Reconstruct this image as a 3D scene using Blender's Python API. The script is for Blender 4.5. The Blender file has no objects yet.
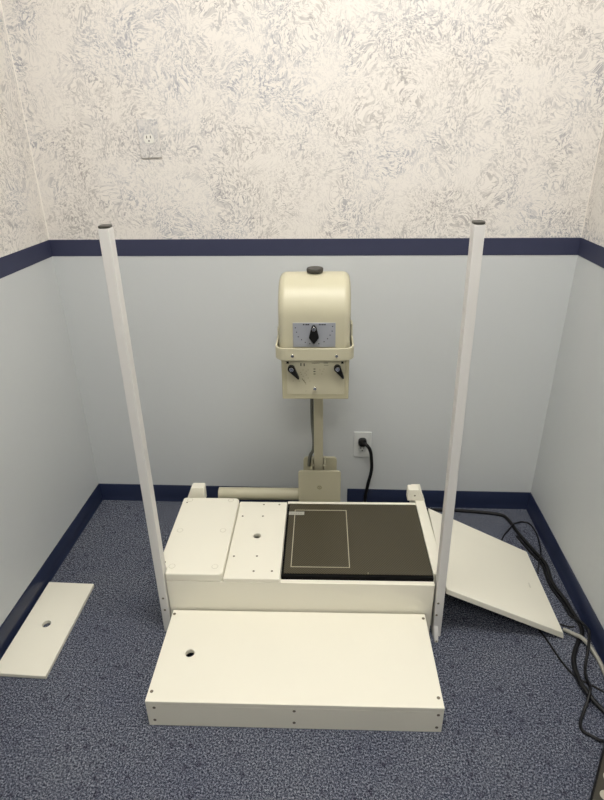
import bpy, bmesh, math
from mathutils import Vector, Matrix

scene = bpy.context.scene
COL = scene.collection
R = math.radians

# ------------------------------------------------------------------ materials
def mat(name, color, rough=0.5, metal=0.0, spec=0.5, bump=None, vary=0.0, vscale=8.0):
    m = bpy.data.materials.new(name); m.use_nodes = True
    nt = m.node_tree; b = nt.nodes['Principled BSDF']
    c = (*color, 1.0)
    b.inputs['Base Color'].default_value = c
    b.inputs['Roughness'].default_value = rough
    b.inputs['Metallic'].default_value = metal
    b.inputs['Specular IOR Level'].default_value = spec
    tc = nt.nodes.new('ShaderNodeTexCoord')
    if vary:
        n = nt.nodes.new('ShaderNodeTexNoise'); n.inputs['Scale'].default_value = vscale
        n.inputs['Detail'].default_value = 4
        nt.links.new(tc.outputs['Object'], n.inputs['Vector'])
        mx = nt.nodes.new('ShaderNodeMix'); mx.data_type = 'RGBA'
        mx.inputs[6].default_value = tuple(v * (1 - vary) for v in color) + (1,)
        mx.inputs[7].default_value = tuple(min(1, v * (1 + vary)) for v in color) + (1,)
        nt.links.new(n.outputs['Fac'], mx.inputs[0]); nt.links.new(mx.outputs[2], b.inputs['Base Color'])
    if bump:
        sc, st, dist = bump
        n = nt.nodes.new('ShaderNodeTexNoise'); n.inputs['Scale'].default_value = sc
        n.inputs['Detail'].default_value = 3
        nt.links.new(tc.outputs['Object'], n.inputs['Vector'])
        bp = nt.nodes.new('ShaderNodeBump'); bp.inputs['Strength'].default_value = st
        bp.inputs['Distance'].default_value = dist
        nt.links.new(n.outputs['Fac'], bp.inputs['Height']); nt.links.new(bp.outputs[0], b.inputs['Normal'])
    return m

def lin(r, g, b):
    f = lambda v: (v / 255 / 12.92) if v <= 10 else ((v / 255 + .055) / 1.055) ** 2.4
    return (f(r), f(g), f(b))

M_plastic = mat('white_hdpe', lin(232, 228, 212), .45, bump=(60, .05, .002), vary=.012)
M_post = mat('post_paint', lin(216, 214, 210), .4)
M_cap = mat('dark_cap', lin(58, 56, 50), .45)
M_screw = mat('screw_steel', lin(120, 112, 96), .45, .6)
M_beige = mat('beige_enamel', lin(186, 181, 156), .42, bump=(380, .12, .0008))
M_beige_flat = mat('beige_panel', lin(174, 168, 140), .45)
M_black = mat('black_plastic', lin(13, 13, 13), .5, spec=.3)
M_chrome = mat('chrome', (.8, .8, .78), .18, 1.0)
M_silver = mat('silver_dial', lin(164, 167, 174), .4, .25)
M_ink = mat('ink', lin(45, 45, 48), .6)
M_inkpale = mat('pale_ink', lin(120, 115, 95), .6)
M_cord = mat('black_rubber', lin(15, 15, 17), .45, spec=.35)
M_greycord = mat('grey_cable', lin(150, 148, 138), .45)
M_column_cable = mat('column_cable', lin(98, 100, 92), .5)
M_stripe = mat('navy_border', lin(48, 52, 78), .6, bump=(120, .05, .002), vary=.05, vscale=20)
M_cove = mat('navy_vinyl', lin(35, 43, 68), .3, vary=.06, vscale=10)
M_paint = mat('lower_wall_paint', lin(199, 202, 202), .5, bump=(14, .12, .01), vary=.012, vscale=5)
M_ceil = mat('ceiling_white', lin(225, 224, 220), .8)
M_outlet = mat('outlet_ivory', lin(226, 224, 216), .4)
M_seam = mat('paper_seam', lin(228, 222, 213), .6)
M_plate = mat('outlet_plate', lin(212, 214, 212), .35)
M_hole = mat('slot_dark', lin(20, 20, 20), .7)
M_pad = mat('pad_brown', lin(52, 48, 38), .55, bump=(200, .2, .001))
M_padmark = mat('pad_mark', lin(172, 166, 150), .6)
M_label = mat('foil_label', lin(172, 170, 160), .4, .2)
M_scuff = mat('scuff', lin(214, 210, 194), .6)
M_rim = mat('plug_rim', lin(196, 191, 172), .6)
M_line = mat('white_line', lin(178, 172, 150), .6)
M_slab = mat('detector_black', lin(8, 8, 8), .7, spec=.15)
M_lightframe = mat('light_frame', lin(235, 235, 235), .5)

def carbon():
    m = bpy.data.materials.new('carbon_weave'); m.use_nodes = True
    nt = m.node_tree; b = nt.nodes['Principled BSDF']
    tc = nt.nodes.new('ShaderNodeTexCoord'); mp = nt.nodes.new('ShaderNodeMapping')
    mp.inputs['Rotation'].default_value = (0, 0, R(-45)); mp.inputs['Scale'].default_value = (1, 1, 1)
    nt.links.new(tc.outputs['Object'], mp.inputs['Vector'])
    def wave(axis, scale):
        k = nt.nodes.new('ShaderNodeTexWave'); k.wave_type = 'BANDS'; k.bands_direction = axis
        k.inputs['Scale'].default_value = scale; nt.links.new(mp.outputs[0], k.inputs['Vector']); return k.outputs['Fac']
    ad = nt.nodes.new('ShaderNodeMath'); ad.operation = 'MULTIPLY_ADD'
    nt.links.new(wave('Y', 60), ad.inputs[0]); ad.inputs[1].default_value = .35; nt.links.new(wave('X', 54), ad.inputs[2])
    rp = nt.nodes.new('ShaderNodeValToRGB'); e = rp.color_ramp.elements
    e[0].position = .25; e[0].color = (*lin(30, 27, 17), 1); e[1].position = 1.0; e[1].color = (*lin(84, 77, 57), 1)
    nt.links.new(ad.outputs[0], rp.inputs['Fac']); nt.links.new(rp.outputs[0], b.inputs['Base Color'])
    b.inputs['Roughness'].default_value = .42
    return m
M_carbon = carbon()

def carpet():
    m = bpy.data.materials.new('carpet'); m.use_nodes = True
    nt = m.node_tree; b = nt.nodes['Principled BSDF']; N = nt.nodes.new; L = nt.links.new
    tc = N('ShaderNodeTexCoord')
    n1 = N('ShaderNodeTexNoise'); n1.inputs['Scale'].default_value = 210; n1.inputs['Detail'].default_value = 5
    n1.inputs['Roughness'].default_value = .95
    L(tc.outputs['Object'], n1.inputs['Vector'])
    r1 = N('ShaderNodeValToRGB'); e = r1.color_ramp.elements
    e[0].position = .42; e[0].color = (*lin(26, 29, 40), 1)
    e[1].position = .59; e[1].color = (*lin(164, 168, 178), 1)
    k = r1.color_ramp.elements.new(.5); k.color = (*lin(64, 69, 85), 1)
    L(n1.outputs['Fac'], r1.inputs['Fac'])
    v = N('ShaderNodeTexVoronoi'); v.inputs['Scale'].default_value = 26
    n3 = N('ShaderNodeTexNoise'); n3.inputs['Scale'].default_value = 60
    L(tc.outputs['Object'], n3.inputs['Vector'])
    mxv = N('ShaderNodeMix'); mxv.data_type = 'VECTOR'; mxv.inputs[0].default_value = .03
    L(tc.outputs['Object'], mxv.inputs[4]); L(n3.outputs['Color'], mxv.inputs[5]); L(mxv.outputs[1], v.inputs['Vector'])
    r2 = N('ShaderNodeValToRGB'); e = r2.color_ramp.elements
    e[0].position = .10; e[0].color = (.58, .55, .6, 1); e[1].position = .27; e[1].color = (1, 1, 1, 1)
    L(v.outputs['Distance'], r2.inputs['Fac'])
    n2 = N('ShaderNodeTexNoise'); n2.inputs['Scale'].default_value = 5; n2.inputs['Detail'].default_value = 3
    L(tc.outputs['Object'], n2.inputs['Vector'])
    r3 = N('ShaderNodeValToRGB'); e = r3.color_ramp.elements
    e[0].position = .3; e[0].color = (.86, .86, .9, 1); e[1].position = .7; e[1].color = (1.06, 1.05, 1.02, 1)
    L(n2.outputs['Fac'], r3.inputs['Fac'])
    a = N('ShaderNodeMix'); a.data_type = 'RGBA'; a.blend_type = 'MULTIPLY'; a.inputs[0].default_value = 1
    L(r1.outputs[0], a.inputs[6]); L(r2.outputs[0], a.inputs[7])
    c = N('ShaderNodeMix'); c.data_type = 'RGBA'; c.blend_type = 'MULTIPLY'; c.inputs[0].default_value = 1
    L(a.outputs[2], c.inputs[6]); L(r3.outputs[0], c.inputs[7]); L(c.outputs[2], b.inputs['Base Color'])
    b.inputs['Roughness'].default_value = .95; b.inputs['Specular IOR Level'].default_value = .1
    bp = N('ShaderNodeBump'); bp.inputs['Strength'].default_value = .6; bp.inputs['Distance'].default_value = .004
    L(n1.outputs['Fac'], bp.inputs['Height']); L(bp.outputs[0], b.inputs['Normal'])
    return m
M_carpet = carpet()

def wallpaper(name, zoff=0.0, paper=(226, 221, 214)):
    m = bpy.data.materials.new(name); m.use_nodes = True
    nt = m.node_tree; b = nt.nodes['Principled BSDF']; N = nt.nodes.new; L = nt.links.new
    tc = N('ShaderNodeTexCoord'); mp = N('ShaderNodeMapping'); mp.inputs['Location'].default_value = (zoff, zoff, zoff)
    L(tc.outputs['Object'], mp.inputs['Vector'])
    def noise(scale, detail, dist=0, rough=.5, loc=0):
        n = N('ShaderNodeTexNoise'); n.inputs['Scale'].default_value = scale
        n.inputs['Detail'].default_value = detail; n.inputs['Distortion'].default_value = dist
        n.inputs['Roughness'].default_value = rough
        if loc:
            q = N('ShaderNodeMapping'); q.inputs['Location'].default_value = (loc, loc, loc)
            L(mp.outputs[0], q.inputs['Vector']); L(q.outputs[0], n.inputs['Vector'])
        else:
            L(mp.outputs[0], n.inputs['Vector'])
        return n.outputs['Fac']
    def math_(op, a, bb):
        k = N('ShaderNodeMath'); k.operation = op
        for i, x in enumerate((a, bb)):
            if isinstance(x, (int, float)): k.inputs[i].default_value = x
            else: L(x, k.inputs[i])
        return k.outputs[0]
    def ramp(f, stops):
        r = N('ShaderNodeMapRange'); r.inputs['From Min'].default_value = stops[0]; r.inputs['From Max'].default_value = stops[1]
        L(f, r.inputs['Value']); return r.outputs[0]
    sw = N('ShaderNodeTexNoise'); sw.inputs['Scale'].default_value = 6; sw.inputs['Detail'].default_value = 2
    L(mp.outputs[0], sw.inputs['Vector'])
    sv = N('ShaderNodeVectorMath'); sv.operation = 'MULTIPLY_ADD'; sv.inputs[1].default_value = (.19, .19, .19)
    L(sw.outputs['Color'], sv.inputs[0]); L(mp.outputs[0], sv.inputs[2])
    def stroke(scale, sc, detail, dist, loc):
        q = N('ShaderNodeMapping'); q.inputs['Location'].default_value = (loc, loc, loc); q.inputs['Scale'].default_value = sc
        L(sv.outputs[0], q.inputs['Vector'])
        n = N('ShaderNodeTexNoise'); n.inputs['Scale'].default_value = scale; n.inputs['Detail'].default_value = detail
        n.inputs['Distortion'].default_value = dist; n.inputs['Roughness'].default_value = .5
        L(q.outputs[0], n.inputs['Vector']); return n.outputs['Fac']
    patch = ramp(noise(7.5, 4, .5, .6), (.38, .60))
    fine = stroke(135, (1, 1, .5), 2, .5, 3.1)
    dabs = ramp(fine, (.57, .61))
    big = ramp(stroke(62, (.7, .7, 1), 3, 1, 5.9), (.56, .61))
    veins = math_('ABSOLUTE', math_('SUBTRACT', stroke(78, (.6, .6, 1), 2, 1.2, 7.7), .5), 0)
    veins = ramp(veins, (.026, .010))
    soft = math_('ADD', math_('MULTIPLY', patch, .75), .25)
    fac = math_('MAXIMUM', math_('MULTIPLY', math_('MULTIPLY', dabs, .8), soft), math_('MULTIPLY', math_('MULTIPLY', big, .45), patch))
    fac = math_('MAXIMUM', fac, math_('MULTIPLY', veins, soft))
    fac = math_('MULTIPLY', fac, .95)
    hue = ramp(noise(3.2, 2, 0, .5, 11.3), (.42, .60))
    tint = N('ShaderNodeMix'); tint.data_type = 'RGBA'
    tint.inputs[6].default_value = (*lin(156, 151, 147), 1); tint.inputs[7].default_value = (*lin(144, 147, 157), 1)
    L(hue, tint.inputs[0])
    base = N('ShaderNodeMix'); base.data_type = 'RGBA'
    base.inputs[6].default_value = (*lin(*paper), 1)
    L(fac, base.inputs[0]); L(tint.outputs[2], base.inputs[7])
    L(base.outputs[2], b.inputs['Base Color'])
    b.inputs['Roughness'].default_value = .55
    bp = N('ShaderNodeBump'); bp.inputs['Strength'].default_value = .12; bp.inputs['Distance'].default_value = .004
    L(fine, bp.inputs['Height']); L(bp.outputs[0], b.inputs['Normal'])
    return m
M_wallpaper = wallpaper('wallpaper')

def emitter(name, color, strength):
    m = bpy.data.materials.new(name); m.use_nodes = True
    nt = m.node_tree; b = nt.nodes['Principled BSDF']
    b.inputs['Emission Color'].default_value = (*color, 1); b.inputs['Emission Strength'].default_value = strength
    b.inputs['Base Color'].default_value = (.8, .8, .8, 1)
    return m
M_diff = emitter('light_diffuser', (1.0, .98, .935), 17.8)

# ------------------------------------------------------------------ mesh builder
class MB:
    """collects shapes, then links them as ONE mesh object"""
    def __init__(self): self.bm = bmesh.new()
    def prism(self, pts, a0, a1, axis='z', top=None):
        """closed outline pts swept from a0 to a1 along axis"""
        def P(p, a):
            if axis == 'z': return (p[0], p[1], a)
            if axis == 'x': return (a, p[0], p[1])
            return (p[0], a, p[1])
        lo = [self.bm.verts.new(P(p, a0)) for p in pts]
        hi = [self.bm.verts.new(P(p, a1)) for p in (top or pts)]
        self.bm.faces.new(lo[::-1]); self.bm.faces.new(hi)
        n = len(pts)
        for i in range(n):
            self.bm.faces.new((lo[i], lo[(i + 1) % n], hi[(i + 1) % n], hi[i]))
        return self
    def box(self, x0, x1, y0, y1, z0, z1):
        return self.prism([(x0, y0), (x1, y0), (x1, y1), (x0, y1)], z0, z1)
    def hexa(self, lo, hi):
        v = [self.bm.verts.new(p) for p in lo]; w = [self.bm.verts.new(p) for p in hi]
        self.bm.faces.new(v[::-1]); self.bm.faces.new(w)
        n = len(lo)
        for i in range(n): self.bm.faces.new((v[i], v[(i + 1) % n], w[(i + 1) % n], w[i]))
        return self
    def plate(self, outline, holes, z0, z1, seg=28):
        """board with round through-holes: holes = [(x, y, radius)]"""
        bm = self.bm
        circ = lambda x, y, r: [(x + r * math.cos(2 * math.pi * i / seg), y + r * math.sin(2 * math.pi * i / seg)) for i in range(seg)]
        lay = []
        for z in (z0, z1):
            es = []; out = [bm.verts.new((x, y, z)) for x, y in outline]
            es += [bm.edges.new((out[i], out[(i + 1) % len(out)])) for i in range(len(out))]
            rims = []
            for x, y, r in holes:
                mid = [bm.verts.new((u, v, z)) for u, v in circ(x, y, r * 2.2)]
                rim = [bm.verts.new((u, v, z)) for u, v in circ(x, y, r)]; rims.append(rim)
                es += [bm.edges.new((mid[i], mid[(i + 1) % seg])) for i in range(seg)]
                for i in range(seg):
                    j = (i + 1) % seg; bm.faces.new((mid[i], mid[j], rim[j], rim[i]))
            bmesh.ops.triangle_fill(bm, edges=es, use_beauty=True)
            lay.append([out] + rims)
        for lo, hi in zip(*lay):
            for i in range(len(lo)):
                j = (i + 1) % len(lo); bm.faces.new((lo[i], lo[j], hi[j], hi[i]))
        return self
    def cyl(self, c, r, h, axis='z', seg=24, r2=None):
        """disc stack: centre of the start face, height h along axis"""
        r2 = r if r2 is None else r2
        lo = []; hi = []
        for i in range(seg):
            a = 2 * math.pi * i / seg; u, v = math.cos(a), math.sin(a)
            if axis == 'z': lo.append((c[0] + r * u, c[1] + r * v, c[2])); hi.append((c[0] + r2 * u, c[1] + r2 * v, c[2] + h))
            elif axis == 'y': lo.append((c[0] + r * u, c[1], c[2] + r * v)); hi.append((c[0] + r2 * u, c[1] + h, c[2] + r2 * v))
            else: lo.append((c[0], c[1] + r * u, c[2] + r * v)); hi.append((c[0] + h, c[1] + r2 * u, c[2] + r2 * v))
        return self.hexa(lo, hi)
    def tube(self, pts, r, seg=12, sub=8):
        """round cord through the points, smoothed"""
        P = [Vector(p) for p in pts]
        path = []
        for i in range(len(P) - 1):
            p0, p1, p2, p3 = P[max(i - 1, 0)], P[i], P[i + 1], P[min(i + 2, len(P) - 1)]
            for k in range(sub):
                t = k / sub
                path.append(.5 * ((2 * p1) + (p2 - p0) * t + (2 * p0 - 5 * p1 + 4 * p2 - p3) * t * t + (3 * p1 - p0 - 3 * p2 + p3) * t ** 3))
        path.append(P[-1])
        up = None; prev = None
        for i, c in enumerate(path):
            d = (path[min(i + 1, len(path) - 1)] - path[max(i - 1, 0)]).normalized()
            if up is None: up = d.orthogonal().normalized()
            else: up = (up - d * up.dot(d)).normalized()
            s = d.cross(up)
            ring = [self.bm.verts.new(c + (up * math.cos(2 * math.pi * j / seg) + s * math.sin(2 * math.pi * j / seg)) * r) for j in range(seg)]
            if prev:
                for j in range(seg): self.bm.faces.new((prev[j], prev[(j + 1) % seg], ring[(j + 1) % seg], ring[j]))
            else: self.bm.faces.new(ring[::-1])
            prev = ring
        self.bm.faces.new(prev)
        return self
    def build(self, name, material, parent=None, base=(0, 0, 0), bevel=0, segs=3, angle=40, center=False, matrix=None, flat=False):
        bm = self.bm
        bmesh.ops.recalc_face_normals(bm, faces=bm.faces)
        if matrix is not None: bmesh.ops.transform(bm, matrix=matrix, verts=bm.verts)
        b = Vector(base)
        if center:
            lo = Vector([min(v.co[i] for v in bm.verts) for i in range(3)]); hi = Vector([max(v.co[i] for v in bm.verts) for i in range(3)])
            b = (lo + hi) / 2; b.z = lo.z
        bmesh.ops.translate(bm, vec=-b, verts=bm.verts)
        me = bpy.data.meshes.new(name); bm.to_mesh(me); bm.free()
        for p in me.polygons: p.use_smooth = not flat
        if not flat: me.set_sharp_from_angle(angle=R(angle))
        me.materials.append(material)
        o = bpy.data.objects.new(name, me); COL.objects.link(o)
        if parent is not None: o.parent = parent
        elif center: o.location = b
        if bevel:
            md = o.modifiers.new('bevel', 'BEVEL'); md.width = bevel; md.segments = segs
            md.limit_method = 'ANGLE'; md.angle_limit = R(angle); md.harden_normals = not flat
        return o

def tag(o, label, cat, group=None):
    o['label'] = label; o['category'] = cat
    if group: o['group'] = group
    return o

def structure(o):
    o['kind'] = 'structure'; return o

def rounded(x0, x1, y0, y1, r, n=8):
    pts = []
    for cx, cy, a in ((x1 - r, y1 - r, 0), (x0 + r, y1 - r, 90), (x0 + r, y0 + r, 180), (x1 - r, y0 + r, 270)):
        for i in range(n + 1):
            t = R(a + 90 * i / n); pts.append((cx + r * math.cos(t), cy + r * math.sin(t)))
    return pts

# ------------------------------------------------------------------ the room
XL, XR, SL, SR = -.9994, .8198, .0062, .0064      # side walls, with their slight slant
ZT, ZB, BB, ZC = 1.0999, 1.0430, .0793, 2.62      # border top / bottom, cove top, ceiling
YF = -5.5                                          # the room's near end
xl = lambda y: XL + SL * y
xr = lambda y: XR + SR * y

def wall(name, inner, outer):
    """a wall 10 cm thick: paint below the border, paper above it"""
    m = MB()
    (x0, y0), (x1, y1) = inner; (x2, y2), (x3, y3) = outer
    rows = (0, ZT - .03, ZC)
    prev = None; fpaper = []
    for z in rows:
        ring = [m.bm.verts.new((x, y, z)) for x, y in ((x0, y0), (x1, y1), (x2, y2), (x3, y3))]
        if prev:
            for j in range(4):
                f = m.bm.faces.new((prev[j], prev[(j + 1) % 4], ring[(j + 1) % 4], ring[j]))
                if z == ZC: fpaper.append(f)
        else: m.bm.faces.new(ring[::-1])
        prev = ring
    m.bm.faces.new(prev)
    for f in fpaper: f.material_index = 1
    o = m.build(name, M_paint); o.data.materials.append(M_wallpaper)
    return structure(o)

wall('wall_back', ((XL - .1, 0), (XR + .1, 0)), ((XR + .1, .1), (XL - .1, .1)))
wall('wall_left', ((XL, 0), (xl(YF), YF)), ((xl(YF) - .1, YF), (XL - .1, 0)))
wall('wall_right', ((XR, 0), (xr(YF), YF)), ((xr(YF) + .1, YF), (XR + .1, 0)))
wall('wall_front', ((XL - .1, YF), (XR + .1, YF)), ((XR + .1, YF - .1), (XL - .1, YF - .1)))
structure(MB().box(XL - .12, XR + .12, YF - .1, .1, -.05, 0).build('floor', M_carpet))
structure(MB().box(XL - .12, XR + .12, YF - .1, .1, ZC, ZC + .05).build('ceiling', M_ceil))

# navy border strip around the walls and vinyl cove base
tb = .0012
structure(MB().box(XL, XR, -tb, 0, ZB, ZT).build('trim_1', M_stripe))
structure(MB().prism([(XL, -tb), (XL + tb, -tb), (xl(YF) + tb, YF), (xl(YF), YF)], ZB, ZT).build('trim_2', M_stripe))
structure(MB().prism([(XR, -tb), (XR - tb, -tb), (xr(YF) - tb, YF), (xr(YF), YF)], ZB, ZT).build('trim_3', M_stripe))
# paper seams in the two far corners
structure(MB().prism([(XL, 0), (XL + .0025, 0), (XL, -.0025)], ZT, ZC).build('trim_4', M_seam))
structure(MB().prism([(XR, 0), (XR - .0025, 0), (XR, -.0025)], ZT, ZC).build('trim_5', M_seam))
# cove profile (distance from wall, height)
cove = [(0, 0), (.0095, 0), (.0085, .004), (.006, .012), (.0048, .022), (.0045, BB - .003), (.003, BB), (0, BB)]
def cove_along(m, p, q, nrm):
    lo = [(p[0] + nrm[0] * d, p[1] + nrm[1] * d, z) for d, z in cove]
    hi = [(q[0] + nrm[0] * d, q[1] + nrm[1] * d, z) for d, z in cove]
    m.hexa(lo, hi)
m = MB(); cove_along(m, (XL + .005, 0), (.030, 0), (0, -1)); cove_along(m, (.066, 0), (XR - .005, 0), (0, -1))
structure(m.build('baseboard_back', M_cove))
m = MB(); cove_along(m, (XL, 0), (xl(YF), YF), (1, 0)); structure(m.build('baseboard_left', M_cove))
m = MB(); cove_along(m, (XR, 0), (xr(YF), YF), (-1, 0)); structure(m.build('baseboard_right', M_cove))

# ceiling light (above the frame)
def ceiling_light(x, y, w, label):
    r = bpy.data.objects.new('ceiling_light', None); COL.objects.link(r); r.location = (x, y, ZC)
    tag(r, label, 'ceiling light', 'ceiling troffers')
    l = .60
    f = MB()
    for a in ((-w/2, w/2, -l/2, -l/2 + .03), (-w/2, w/2, l/2 - .03, l/2), (-w/2, -w/2 + .03, -l/2 + .03, l/2 - .03), (w/2 - .03, w/2, -l/2 + .03, l/2 - .03)):
        f.box(*a, -.03, -.0005)
    f.build('frame', M_lightframe, r)
    MB().box(-w/2 + .031, w/2 - .031, -l/2 + .031, l/2 - .031, -.022, -.012).build('diffuser', M_diff, r)
ceiling_light(.06, -1.08, 1.20, 'white ceiling troffer light directly above the low step')
ceiling_light(.05, -2.75, .75, 'added ceiling fill light behind the camera brightening the lower wall')  # fill light added behind the camera for frontal light on the lower wall

# ------------------------------------------------------------------ platform frame
ANG = R(1.15)
FRAME = Matrix.Translation((-.480, -1.0065, 0)) @ Matrix.Rotation(ANG, 4, 'Z')
def thing(name, base, label, cat, group=None):
    o = bpy.data.objects.new(name, None); COL.objects.link(o); o.empty_display_size = .1
    o.location = FRAME @ Vector(base); o.rotation_euler = (0, 0, ANG)
    o['base'] = 0; del o['base']
    return tag(o, label, cat, group)
class TB(MB):
    """a part laid out in platform coordinates under a thing with a given base"""

# --- low front step
B = (.388, .155, 0)
t = thing('platform_step', B, 'low cream step with finger hole in front of the platform', 'step')
TB().plate([(0, 0), (.776, 0), (.776, .3095), (0, .3095)], [(.086, .152, .0125)], .0795, .095).build('top_board', M_plastic, t, B, .0022, 2, flat=True)
TB().box(.0003, .7757, .0003, .0175, 0, .0793).build('front_board', M_plastic, t, B, .0012)
for x0 in (.0003, .7602): TB().box(x0, x0 + .0155, .0177, .306, 0, .0793).build('side_board', M_plastic, t, B, .0012)
TB().box(.0185, .7575, .291, .306, 0, .0793).build('back_board', M_plastic, t, B, .0012)
for x, y in ((.0105, .029), (.0075, .293), (.768, .292), (.765, .029)):
    TB().cyl((x, y, .0946), .0046, .0008, seg=14).build('screw', M_screw, t, B)
for x, z in ((.022, .071), (.018, .022), (.762, .068), (.762, .019), (.39, .070), (.389, .024)):
    TB().cyl((x, -.0004, z), .0042, .001, 'y', seg=14).build('screw', M_screw, t, B)

# --- main platform with its two posts
B = (.40, .56, 0)
t = thing('standing_platform', B, 'cream standing platform with two tall posts behind the low step', 'platform')
TB().box(-.0112, .7975, .316, .332, 0, .205).build('front_board', M_plastic, t, B, .0015)
TB().box(-.040, -.006, .352, .83, 0, .205).build('side_rail', M_plastic, t, B, .002)
TB().box(.798, .832, .352, .83, 0, .217).build('side_rail', M_plastic, t, B, .002)
TB().box(-.0055, .7975, .698, .7135, 0, .205).build('back_board', M_plastic, t, B, .002)
TB().box(.336, .7975, .699, .7125, .2052, .2165).build('back_strip', M_plastic, t, B, .0015)
TB().box(.337, .797, .3325, .6975, .155, .1795).build('inner_shelf', M_plastic, t, B)
TB().box(.318, .3365, .3325, .6975, 0, .2045).build('divider_board', M_plastic, t, B)
TB().prism([(-.0405, .2055), (.030, .2055), (.029, .261), (.027, .264), (-.015, .264), (-.0185, .261)], .722, .757, 'y').build('corner_block', M_plastic, t, B, .002)
TB().prism([(.833, .2175), (.770, .2175), (.771, .261), (.773, .264), (.809, .264), (.812, .261)], .722, .757, 'y').build('corner_block', M_plastic, t, B, .002)
TB().cyl((.795, .7213, .240), .003, .0006, 'y', seg=12).build('screw', M_screw, t, B)
def post(bot, top, zt):
    (a0, a1), (c0, c1) = bot, top
    y0, y1 = .3100, .3410
    q = lambda u0, u1: [(u0, y0), (u1, y0), (u1, y1), (u0, y1)]
    p = TB().prism(q(a0, a1), 0, zt, top=q(c0, c1)).build('post', M_post, t, B, .0022)
    cap = TB().prism([(x * (c1 - c0) + c0, y * (y1 - y0) + y0) for x, y in rounded(-.02, 1.02, -.02, 1.02, .3)], zt + .0002, zt + .006)
    cap.build('post_cap', M_cap, p, (0, 0, 0), .002)
    return p
pl = post((-.0395, -.0140), (-.0405, -.0150), 1.239)
pr = post((.8070, .8320), (.7885, .8135), 1.241)
for x, z in ((-.027, .141), (-.027, .093)):
    TB().cyl((x, .3093, z), .0036, .001, 'y', seg=14).build('screw', M_screw, pl)
for x, z in ((.8125, .139), (.8115, .091)):
    TB().cyl((x, .3093, z), .0036, .001, 'y', seg=14).build('screw', M_screw, pr)
for o_ in (pl, pr):       # sub-parts were laid out in platform coordinates
    for c in o_.children: c.matrix_parent_inverse = Matrix.Translation([-v for v in B])
ft = TB().prism([(.3098, 0), (.287, 0), (.287, .010), (.3098, .045)], .8085, .8205, 'x').build('foot_bracket', M_post, t, B, .001)
TB().cyl((.8145, .2862, .006), .0028, .001, 'y', seg=14).build('screw', M_screw, t, B)

# --- lid with round plugs
B = (.06, .51, .2055)
t = thing('cover_panel', B, 'raised cream cover panel with round plugs beside the left post', 'panel')
o = TB().prism([(-.0125, .316), (.152, .316), (.162, .326), (.162, .694), (.152, .706), (-.036, .706), (-.042, .700), (-.042, .3435), (-.0125, .3435)], .2055, .2345).build('board', M_plastic, t, B, .005, 4, 30)
for x, y in ((-.013, .519), (.131, .522), (.002, .349), (.134, .350), (-.016, .690), (.132, .691)):
    m = TB()
    n = 28; a = [(math.cos(2 * math.pi * i / n), math.sin(2 * math.pi * i / n)) for i in range(n)]
    m.cyl((x, y, .2343), .0100, .0003, seg=28); m.build('plug_rim', M_rim, t, B)
    TB().cyl((x, y, .2344), .0086, .0005, seg=28).build('plug', M_plastic, t, B)
for x, y in ((-.024, .675), (-.024, .366)):
    TB().cyl((x, y, .2342), .0032, .0006, seg=14).build('screw', M_screw, t, B)

# --- flat panel with drill holes
B = (.249, .514, .2055)
t = thing('drilled_panel', B, 'flat cream panel with small drilled holes between cover panel and dark plate', 'panel')
holes = [(.251, .687), (.307, .688), (.183, .619), (.254, .620), (.182, .414), (.255, .416), (.252, .349), (.308, .350)]
TB().plate([(.1635, .316), (.3345, .316), (.3345, .704), (.1635, .704)], [(.245, .515, .0125)], .2055, .2195).build('board', M_plastic, t, B, .0018, 2, flat=True)
for x, y in holes: TB().cyl((x, y, .2192), .0036, .0005, seg=14).build('screw', M_screw, t, B)

# --- carbon-fibre detector plate
B = (.566, .523, .180)
t = thing('detector_plate', B, 'black woven carbon x-ray plate set into the right of the platform', 'x-ray plate')
TB().box(.337, .7965, .3345, .6975, .180, .2165).build('housing', M_slab, t, B, .001)
TB().box(.3445, .7950, .3440, .6965, .2166, .2180).build('carbon_sheet', M_carbon, t, B)
m = TB(); x0, x1, y0, y1, w = .364, .547, .3705, .660, .0026
m.box(x0, x1, y0, y0 + w, .2181, .2184); m.box(x0, x1, y1 - w, y1, .2181, .2184)
m.box(x0, x0 + w, y0 + w, y1 - w, .2181, .2184); m.box(x1 - w, x1, y0 + w, y1 - w, .2181, .2184)
m.build('outline_mark', M_line, t, B)
lb = TB().box(.3445, .398, .631, .649, .2181, .2187).build('label_strip', M_label, t, B)
m = TB()
for k in range(5): m.box(.352 + k * .008, .357 + k * .008, .638, .6395, .2188, .219)
c = m.build('label_print', M_inkpale, lb); c.matrix_parent_inverse = Matrix.Translation([-v for v in B])
TB().box(.6, .602, .346, .351, .2181, .2184).build('centre_mark', M_line, t, B)

# --- board leaning on the platform's right side
B = (1.02, .51, 0)
t = thing('side_ramp', B, 'large cream board sloping from platform side down to carpet at right', 'board')
top = [Vector((.8345, .319, .1885)), Vector((1.2065, .312, .0235)), Vector((1.2165, .686, .0205)), Vector((.8400, .690, .2105))]
nr = (top[1] - top[0]).cross(top[3] - top[0]).normalized() * .0235
low = [v - nr for v in top]
low[0].x = .8345; low[3].x = .8380
for i in (1, 2): low[i].z = .0003; low[i].x = (1.2105, 1.2185)[i - 1]; low[i].y = (.309, .687)[i - 1]
TB().hexa(low, top).build('board', M_plastic, t, B, .0025)
e1 = (top[1] - top[0]).normalized(); p = top[0] + (top[1] - top[0]) * .845 + (top[3] - top[0]) * .44
s = (top[3] - top[0]).normalized()
q = [p + e1 * a + s * b for a, b in ((-.003, -.010), (.003, -.010), (.003, .010), (-.001, .010))]
TB().hexa([v - nr.normalized() * .0002 for v in q], [v + nr.normalized() * .0004 for v in q]).build('scuff_mark', M_scuff, t, B)

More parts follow.
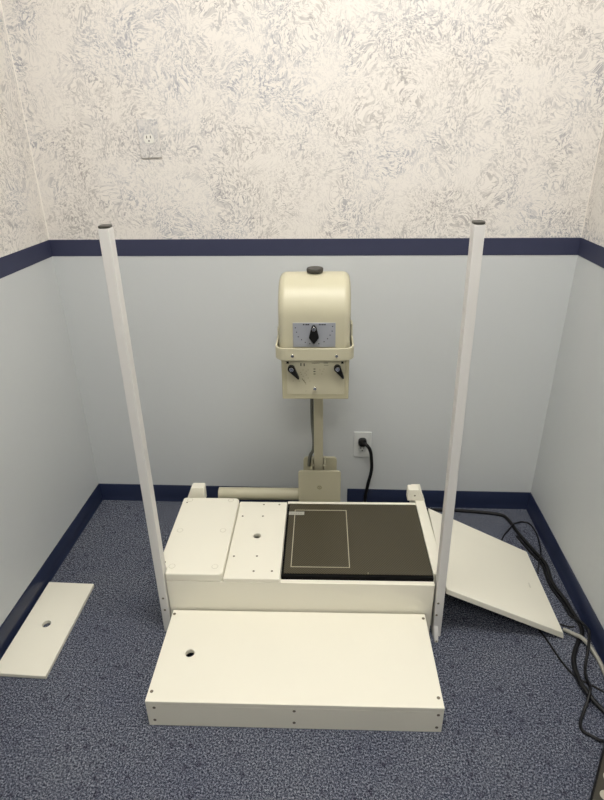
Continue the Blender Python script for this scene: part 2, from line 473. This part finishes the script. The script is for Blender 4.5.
# --- spare board lying on the carpet at left
B = (-.42, .32, 0)
t = thing('spare_board', B, 'flat cream board with one finger hole lying on carpet at left wall', 'board')
TB().plate([(-.502, .137), (-.340, .130), (-.336, .498), (-.4985, .504)], [(-.424, .320, .0135)], .0003, .0135).build('board', M_plastic, t, B, .0018, 2, flat=True)

# ------------------------------------------------------------------ the x-ray unit
B = (.443, .79, 0)
t = thing('xray_unit', B, 'beige x-ray head on a slim column standing behind the platform', 'x-ray machine')
TB().prism(rounded(.345, .555, .735, .90, .02), 0, .03).build('base', M_beige, t, B, .004)
TB().prism(rounded(.3735, .5285, .10, .3195, .012), .755, .763, 'y').build('front_plate', M_beige, t, B, .002)
TB().box(.3735, .5285, .7635, .80, .03, .10).build('plate_bracket', M_beige, t, B)
TB().prism(rounded(.390, .5155, .06, .330, .014), .832, .842, 'y').build('rear_plate', M_beige, t, B, .002)
m = TB()
for xx in (.4205, .4685): m.box(xx, xx + .005, .765, .831, .20, .339)
for xx in (.4215, .4640): m.box(xx, xx + .009, .765, .770, .334, .339)
m.build('column_guide', M_beige, t, B, .001)
m = TB().cyl((.451, .7535, .250), .0105, .0014, 'y', seg=24); b_ = m.build('pivot_bolt', M_beige_flat, t, B, .0005)
m = TB().cyl((.451, .7525, .250), .0072, .0009, 'y', seg=20).build('bolt_ring', M_inkpale, t, B)
m = TB().cyl((.451, .7520, .250), .0052, .0006, 'y', seg=20).build('bolt_centre', M_beige_flat, t, B)
TB().box(.4505, .4515, .7516, .7519, .247, .2535).build('bolt_slot', M_ink, t, B)
TB().cyl((.066, .802, .186), .0235, .306, 'x', seg=40).build('cross_tube', M_beige, t, B, .002)
TB().box(.4305, .4635, .785, .815, .03, .96).build('column', M_beige, t, B, .003)
m = TB().tube([(0.4230, .800, .72), (0.4235, .806, .60), (0.4245, .806, .50), (0.4300, .808, .42), (0.4275, .814, .375), (0.4160, .82, .345), (0.4110, .823, .30)], .0062)
m.build('column_cable', M_column_cable, t, B)
# head: bread-loaf housing
prof = [(.570, .805)]
for i in range(19):
    a = R(180 - 90 * i / 18); prof.append((.675 + .105 * math.cos(a), .949 + .105 * math.sin(a)))
for i in range(19):
    a = R(90 - 90 * i / 18); prof.append((.695 + .087 * math.cos(a), .967 + .087 * math.sin(a)))
prof.append((.782, .805))
hd = TB().prism(prof, .3330, .5410, 'x').build('head_housing', M_beige, t, B, .021, 6, 50)
m = TB(); kp = [(0, .0), (.016, .0), (.0165, .004), (.0235, .006), (.0245, .010), (.0245, .018), (.0225, .0215), (.0, .0225)]
n = 32; prev = None
for rr, zz in kp:
    ring = [m.bm.verts.new((.4375 + max(rr, .0001) * math.cos(2 * math.pi * i / n), .685 + max(rr, .0001) * math.sin(2 * math.pi * i / n), 1.0525 + .78 * zz)) for i in range(n)]
    if prev:
        for j in range(n): m.bm.faces.new((prev[j], prev[(j + 1) % n], ring[(j + 1) % n], ring[j]))
    prev = ring
m.bm.faces.new(prev); m.build('top_knob', M_cap, t, B, 0)
# timer dial
INV = Matrix.Translation([-v for v in B])
dp = TB().box(.3755, .4975, .5678, .5699, .8655, .9385).build('dial_plate', M_silver, t, B, .0006)
def sub(mb, name, mtl, par, bev=0):
    o = mb.build(name, mtl, par, (0, 0, 0), bev); o.matrix_parent_inverse = INV; return o
for x, z in ((.383, .924), (.386, .911), (.391, .897), (.4, .888), (.411, .88), (.424, .876), (.45, .876), (.465, .882), (.475, .891), (.482, .902), (.488, .914), (.489, .928)):
    sub(TB().box(x - .0016, x + .0016, .5674, .5678, z - .0014, z + .0014), 'dial_mark', M_ink, dp)
for row in (((.4045, .0035), (.410, .002), (.4135, .0045), (.419, .0035)), ((.450, .003), (.4545, .003), (.459, .0045), (.465, .0045))):
    m = TB()
    for x, w in row: m.box(x, x + w, .5674, .5678, .9315, .9355)
    sub(m, 'dial_print', M_ink, dp)
sub(TB().prism([(.4285, .926), (.4295, .9285), (.4325, .932), (.436, .933), (.4395, .932), (.4425, .9285), (.4435, .926), (.4505, .8975), (.436, .8785), (.4215, .8975)], .5535, .5676, 'y'), 'dial_pointer', M_black, dp, .0018)
sub(TB().cyl((.436, .5515, .924), .0062, .002, 'y', seg=24), 'dial_screw', M_chrome, dp, .0008)
# yoke band round the head
def ring_prism(m, o_, i_, z0, z1):
    bm = m.bm; n = len(o_)
    A = [[bm.verts.new((x, y, z)) for x, y in lp] for z in (z0, z1) for lp in (o_, i_)]
    for k in range(n):
        j = (k + 1) % n
        bm.faces.new((A[0][k], A[0][j], A[2][j], A[2][k])); bm.faces.new((A[1][k], A[3][k], A[3][j], A[1][j]))
        bm.faces.new((A[2][k], A[2][j], A[3][j], A[3][k])); bm.faces.new((A[0][k], A[1][k], A[1][j], A[0][j]))
m = TB(); ring_prism(m, rounded(.3230, .5520, .5430, .840, .034), rounded(.3285, .5465, .5485, .8345, .0285), .8325, .8695)
yb = m.build('yoke_band', M_beige, t, B, .0016, 2)
m = TB(); m.box(.5465, .5515, .66, .70, .862, .905); m.build('yoke_arm', M_beige, t, B, .001)
TB().box(.3235, .3285, .66, .70, .862, .892).build('yoke_arm', M_beige, t, B, .001)
for x in (.374, .501):
    sub(TB().cyl((x, .5405, .8475), .0045, .0026, 'y', seg=18), 'yoke_screw', M_chrome, yb, .0006)
# collimator below the head
cb = TB().box(.3390, .5395, .5740, .775, .6955, .8300).build('collimator_box', M_beige_flat, t, B, .003)
def csub(mb, name, mtl, bev=0): return sub(mb, name, mtl, cb, bev)
csub(TB().box(.3545, .5265, .5725, .5738, .7125, .8265), 'control_panel', M_beige, .0006)
for (px, pz), (tx, tz) in (((.369, .798), (.3905, .7665)), ((.505, .7995), (.523, .7685))):
    d = Vector((tx - px, tz - pz)).normalized(); nn = Vector((-d.y, d.x)); c = Vector((px, pz))
    pts = []
    for i in range(13):
        a = R(90 + 180 * i / 12); pts.append(c + nn * (.0105 * math.sin(a)) + d * (.0115 * math.cos(a)))
    pts += [Vector((tx, tz)) - nn * .0022, Vector((tx, tz)) + nn * .0022]
    csub(TB().prism([tuple(v) for v in pts], .5585, .5722, 'y'), 'pointer_knob', M_black, .0016)
    csub(TB().cyl((px, .5565, pz), .0066, .002, 'y', seg=24), 'knob_cap', M_chrome, .0006)
csub(TB().cyl((.438, .5635, .7335), .0055, .009, 'y', seg=20), 'locking_screw', M_chrome, .0015)
for x in (.358, .519): csub(TB().box(x - .0035, x + .0035, .5705, .5725, .8125, .8195), 'stop_block', M_black)
for x, z in ((.397, .809), (.4065, .8085)): csub(TB().box(x - .0016, x + .0016, .5721, .5724, z - .0045, z + .0045), 'slot_mark', M_ink)
m = TB()
for k in range(7): m.box(.429 + k * .0034, .431 + k * .0034, .5721, .5724, .8125, .8145)
for k in range(4): m.box(.464 + k * .0034, .4665 + k * .0034, .5721, .5724, .8130, .8155)
m.box(.465, .478, .5721, .5724, .8065, .8075)
csub(m, 'panel_print', M_ink)
for x, z in ((.403, .792), (.412, .788), (.418, .792), (.409, .782), (.403, .772), (.406, .759), (.411, .746), (.418, .766), (.423, .756), (.411, .723), (.453, .792), (.462, .788), (.459, .779), (.465, .795), (.391, .756), (.373, .756), (.441, .72), (.396, .784), (.398, .778), (.413, .776)):
    csub(TB().box(x - .001, x + .001, .5721, .5724, z - .001, z + .001), 'scale_mark', M_inkpale)
for z in (.795, .787, .779): csub(TB().box(.434, .440, .5721, .5724, z - .0012, z + .0012), 'scale_mark', M_ink)
csub(TB().prism([(.3985, .764), (.4005, .765), (.4115, .749), (.4095, .748)], .5721, .5724, 'y'), 'scale_line', M_inkpale)

# ------------------------------------------------------------------ outlets
def wthing(name, loc, label, cat, group=None):
    o = bpy.data.objects.new(name, None); COL.objects.link(o); o.location = loc
    return tag(o, label, cat, group)
def receptacle(t, zc, cover, depth, name='receptacle'):
    y = -depth
    f = MB().prism([(.0168 * math.cos(a), max(-.0135, min(.0135, .0168 * math.sin(a))) + zc) for a in [2 * math.pi * i / 32 for i in range(32)]], y - .0016, y - .0001, 'y').build(name, cover, t, (0, 0, 0), .0004)
    for x in (-.0062, .0062):
        MB().box(x - .0013, x + .0013, y - .0020, y - .0017, zc + .0012, zc + .0092).build('slot', M_hole, f)
    MB().cyl((0, y - .0020, zc - .006), .0024, .0003, 'y', seg=14).build('ground_hole', M_hole, f)
L1 = (-.599, 0, 1.415)
t = wthing('wall_outlet', L1, 'single electrical outlet in papered cover plate high on back wall', 'outlet')
o = MB().prism(rounded(-.0345, .0345, -.0565, .0565, .003), -.006, 0, 'y').build('cover_plate', wallpaper('plate_paper', 6.7, (214, 210, 205)), t, (0, 0, 0), .0025)
receptacle(t, 0, M_outlet, .006)
t.rotation_euler = (0, R(-1.5), 0)
L2 = (.1215, 0, .2955)
t = wthing('wall_outlet', L2, 'low duplex outlet with black plug on back wall behind platform', 'outlet')
MB().prism(rounded(-.035, .035, -.0575, .0575, .003), -.006, 0, 'y').build('cover_plate', M_plate, t, (0, 0, 0), .0025)
for z in (.0195, -.0195): receptacle(t, z, M_paint, .006)
MB().cyl((0, -.0068, 0), .003, .0007, 'y', seg=14).build('screw', M_screw, t)

# ------------------------------------------------------------------ cords
t = wthing('power_cord', (.121, 0, 0), 'thick black power cord from low outlet along the right wall', 'cord')
def put(pts, z=None): return [(p[0] - .121, p[1], p[2] if len(p) > 2 else z) for p in pts]
MB().prism(rounded(-.0165, .0165, .298, .331, .0135), -.030, -.0080, 'y').build('plug', M_cord, t, (0, 0, 0), .004)
route = [(.121, -.026, .316), (.137, -.036, .311), (.152, -.036, .285), (.158, -.034, .245), (.160, -.033, .192), (.148, -.032, .12), (.140, -.032, .05), (.15, -.034, .012), (.20, -.036, .0072), (.32, -.036, .0072),
         (.439, -.036, .0072), (.51, -.036, .0072), (.593, -.043, .0072), (.678, -.055, .0072), (.712, -.082, .0072), (.731, -.179, .0072), (.758, -.276, .0072), (.777, -.345, .0072), (.769, -.44, .0072),
         (.784, -.521, .0072), (.788, -.563, .0072), (.793, -.619, .0072), (.784, -.657, .0072), (.753, -.70, .0072), (.724, -.751, .0072), (.708, -.816, .0165), (.714, -.872, .019), (.742, -.916, .0072), (.80, -.99, .0072)]
MB().tube(put(route), .0068).build('cable', M_cord, t)
def cord(name, pts, r, m_, label):
    return tag(MB().tube(pts, r).build(name, m_, center=True), label, 'cord')
cord('looped_wire', [(.602, -.327, .0035), (.662, -.202, .0035), (.70, -.154, .010), (.720, -.134, .018), (.742, -.115, .012), (.772, -.098, .0035), (.797, -.118, .0035), (.801, -.178, .0035), (.790, -.24, .010), (.775, -.295, .0205), (.760, -.33, .0190), (.745, -.365, .008), (.736, -.390, .0035)], .0026, M_cord, 'thin black wire looping out behind the sloping board')
cord('thin_wire', [(.652, -.625, .0035), (.67, -.682, .0035), (.686, -.756, .0035), (.702, -.798, .0035), (.718, -.818, .0035), (.739, -.832, .0035), (.768, -.855, .0035), (.80, -.88, .0035)], .0030, M_cord, 'thin black wire from under sloping board crossing carpet towards lower right')
cord('signal_cord', [(.719, -.190, .0048), (.745, -.285, .0048), (.764, -.348, .0048), (.757, -.44, .0048), (.772, -.525, .0048), (.775, -.563, .0048), (.776, -.590, .011), (.792, -.622, .0205), (.797, -.663, .031), (.787, -.69, .035), (.774, -.722, .026), (.748, -.776, .0052), (.733, -.815, .0125), (.729, -.845, .020), (.718, -.872, .033), (.700, -.902, .016), (.679, -.931, .005), (.664, -.957, .005), (.665, -.975, .005), (.678, -.984, .005), (.695, -.998, .008), (.7025, -1.0035, .012)], .0042, M_cord, 'black cord bending over the others towards dark pad at lower right')
cord('grey_cable', [(.7345, -.641, .007), (.755, -.667, .016), (.770, -.686, .0220), (.786, -.712, .015), (.796, -.752, .007), (.795, -.794, .007), (.79, -.87, .007)], .0062, M_greycord, 'thick beige grey cable from corner of sloping board')
cord('short_wire', [(.7325, -.618, .0035), (.748, -.624, .0035), (.762, -.628, .0035), (.773, -.624, .0035)], .0026, M_cord, 'short thin black wire between sloping board and the thick cord')

# ------------------------------------------------------------------ dark pad at the frame's lower right corner
d = Vector((-.549, -.836)); nrm = Vector((.836, -.549)); P0 = Vector((.706, -1.0025))
MX = Matrix(((d.x, nrm.x, 0, 0), (d.y, nrm.y, 0, 0), (0, 0, 1, 0), (0, 0, 0, 1)))
t = wthing('foot_switch', (P0.x, P0.y, 0), 'dark brown pad with pale curved marks where the black cord ends', 'foot switch')
t.rotation_euler = (0, 0, math.atan2(d.y, d.x))
# local x runs along its left edge, local -y to the right... keep a right-handed frame
MB().prism(rounded(0, .30, 0, .098, .006), .0003, .030).build('body', M_black, t, (0, 0, 0), .003)
MB().prism(rounded(.004, .296, .004, .094, .004), .0302, .0315).build('top_pad', M_pad, t, (0, 0, 0), .0006)
for u, v in ((.060, .026), (.107, .024), (.156, .026)):
    pts = []
    for i in range(15):
        a = R(-200 + 200 * i / 14); pts.append((u + .012 * math.cos(a), v + .012 * math.sin(a)))
    for i in range(14, -1, -1):
        a = R(-200 + 200 * i / 14); w = .0050 - .004 * (i / 14); pts.append((u + w * math.cos(a), v + w * math.sin(a)))
    MB().prism(pts, .0316, .0320).build('curved_mark', M_padmark, t)

# ------------------------------------------------------------------ camera, world, view
f_px, pitch, yaw, roll, H = 556.36, .4467, -.0609, -.0145, 1.4243
cp, sp, cy, sy = math.cos(pitch), math.sin(pitch), math.cos(yaw), math.sin(yaw)
fwd = Vector((sy * cp, cy * cp, -sp)); right = Vector((cy, -sy, 0)); up = right.cross(fwd)
r2 = right * math.cos(roll) + up * math.sin(roll); u2 = up * math.cos(roll) - right * math.sin(roll)
cam = bpy.data.cameras.new('camera'); co = bpy.data.objects.new('camera', cam); COL.objects.link(co)
mw = Matrix((r2, u2, -fwd)).transposed().to_4x4(); mw.translation = (0, -1.95, H); co.matrix_world = mw
cam.sensor_fit = 'VERTICAL'; cam.sensor_height = 36; cam.lens = f_px / 800 * 36; cam.clip_start = .02
scene.camera = co
w = bpy.data.worlds.new('world'); scene.world = w; w.use_nodes = True
w.node_tree.nodes['Background'].inputs[0].default_value = (.9, .95, 1, 1); w.node_tree.nodes['Background'].inputs[1].default_value = .3
vs = scene.view_settings
vs.view_transform = 'Standard'; vs.look = 'None'; vs.gamma = 1; vs.use_curve_mapping = False
vs.exposure = 0.0
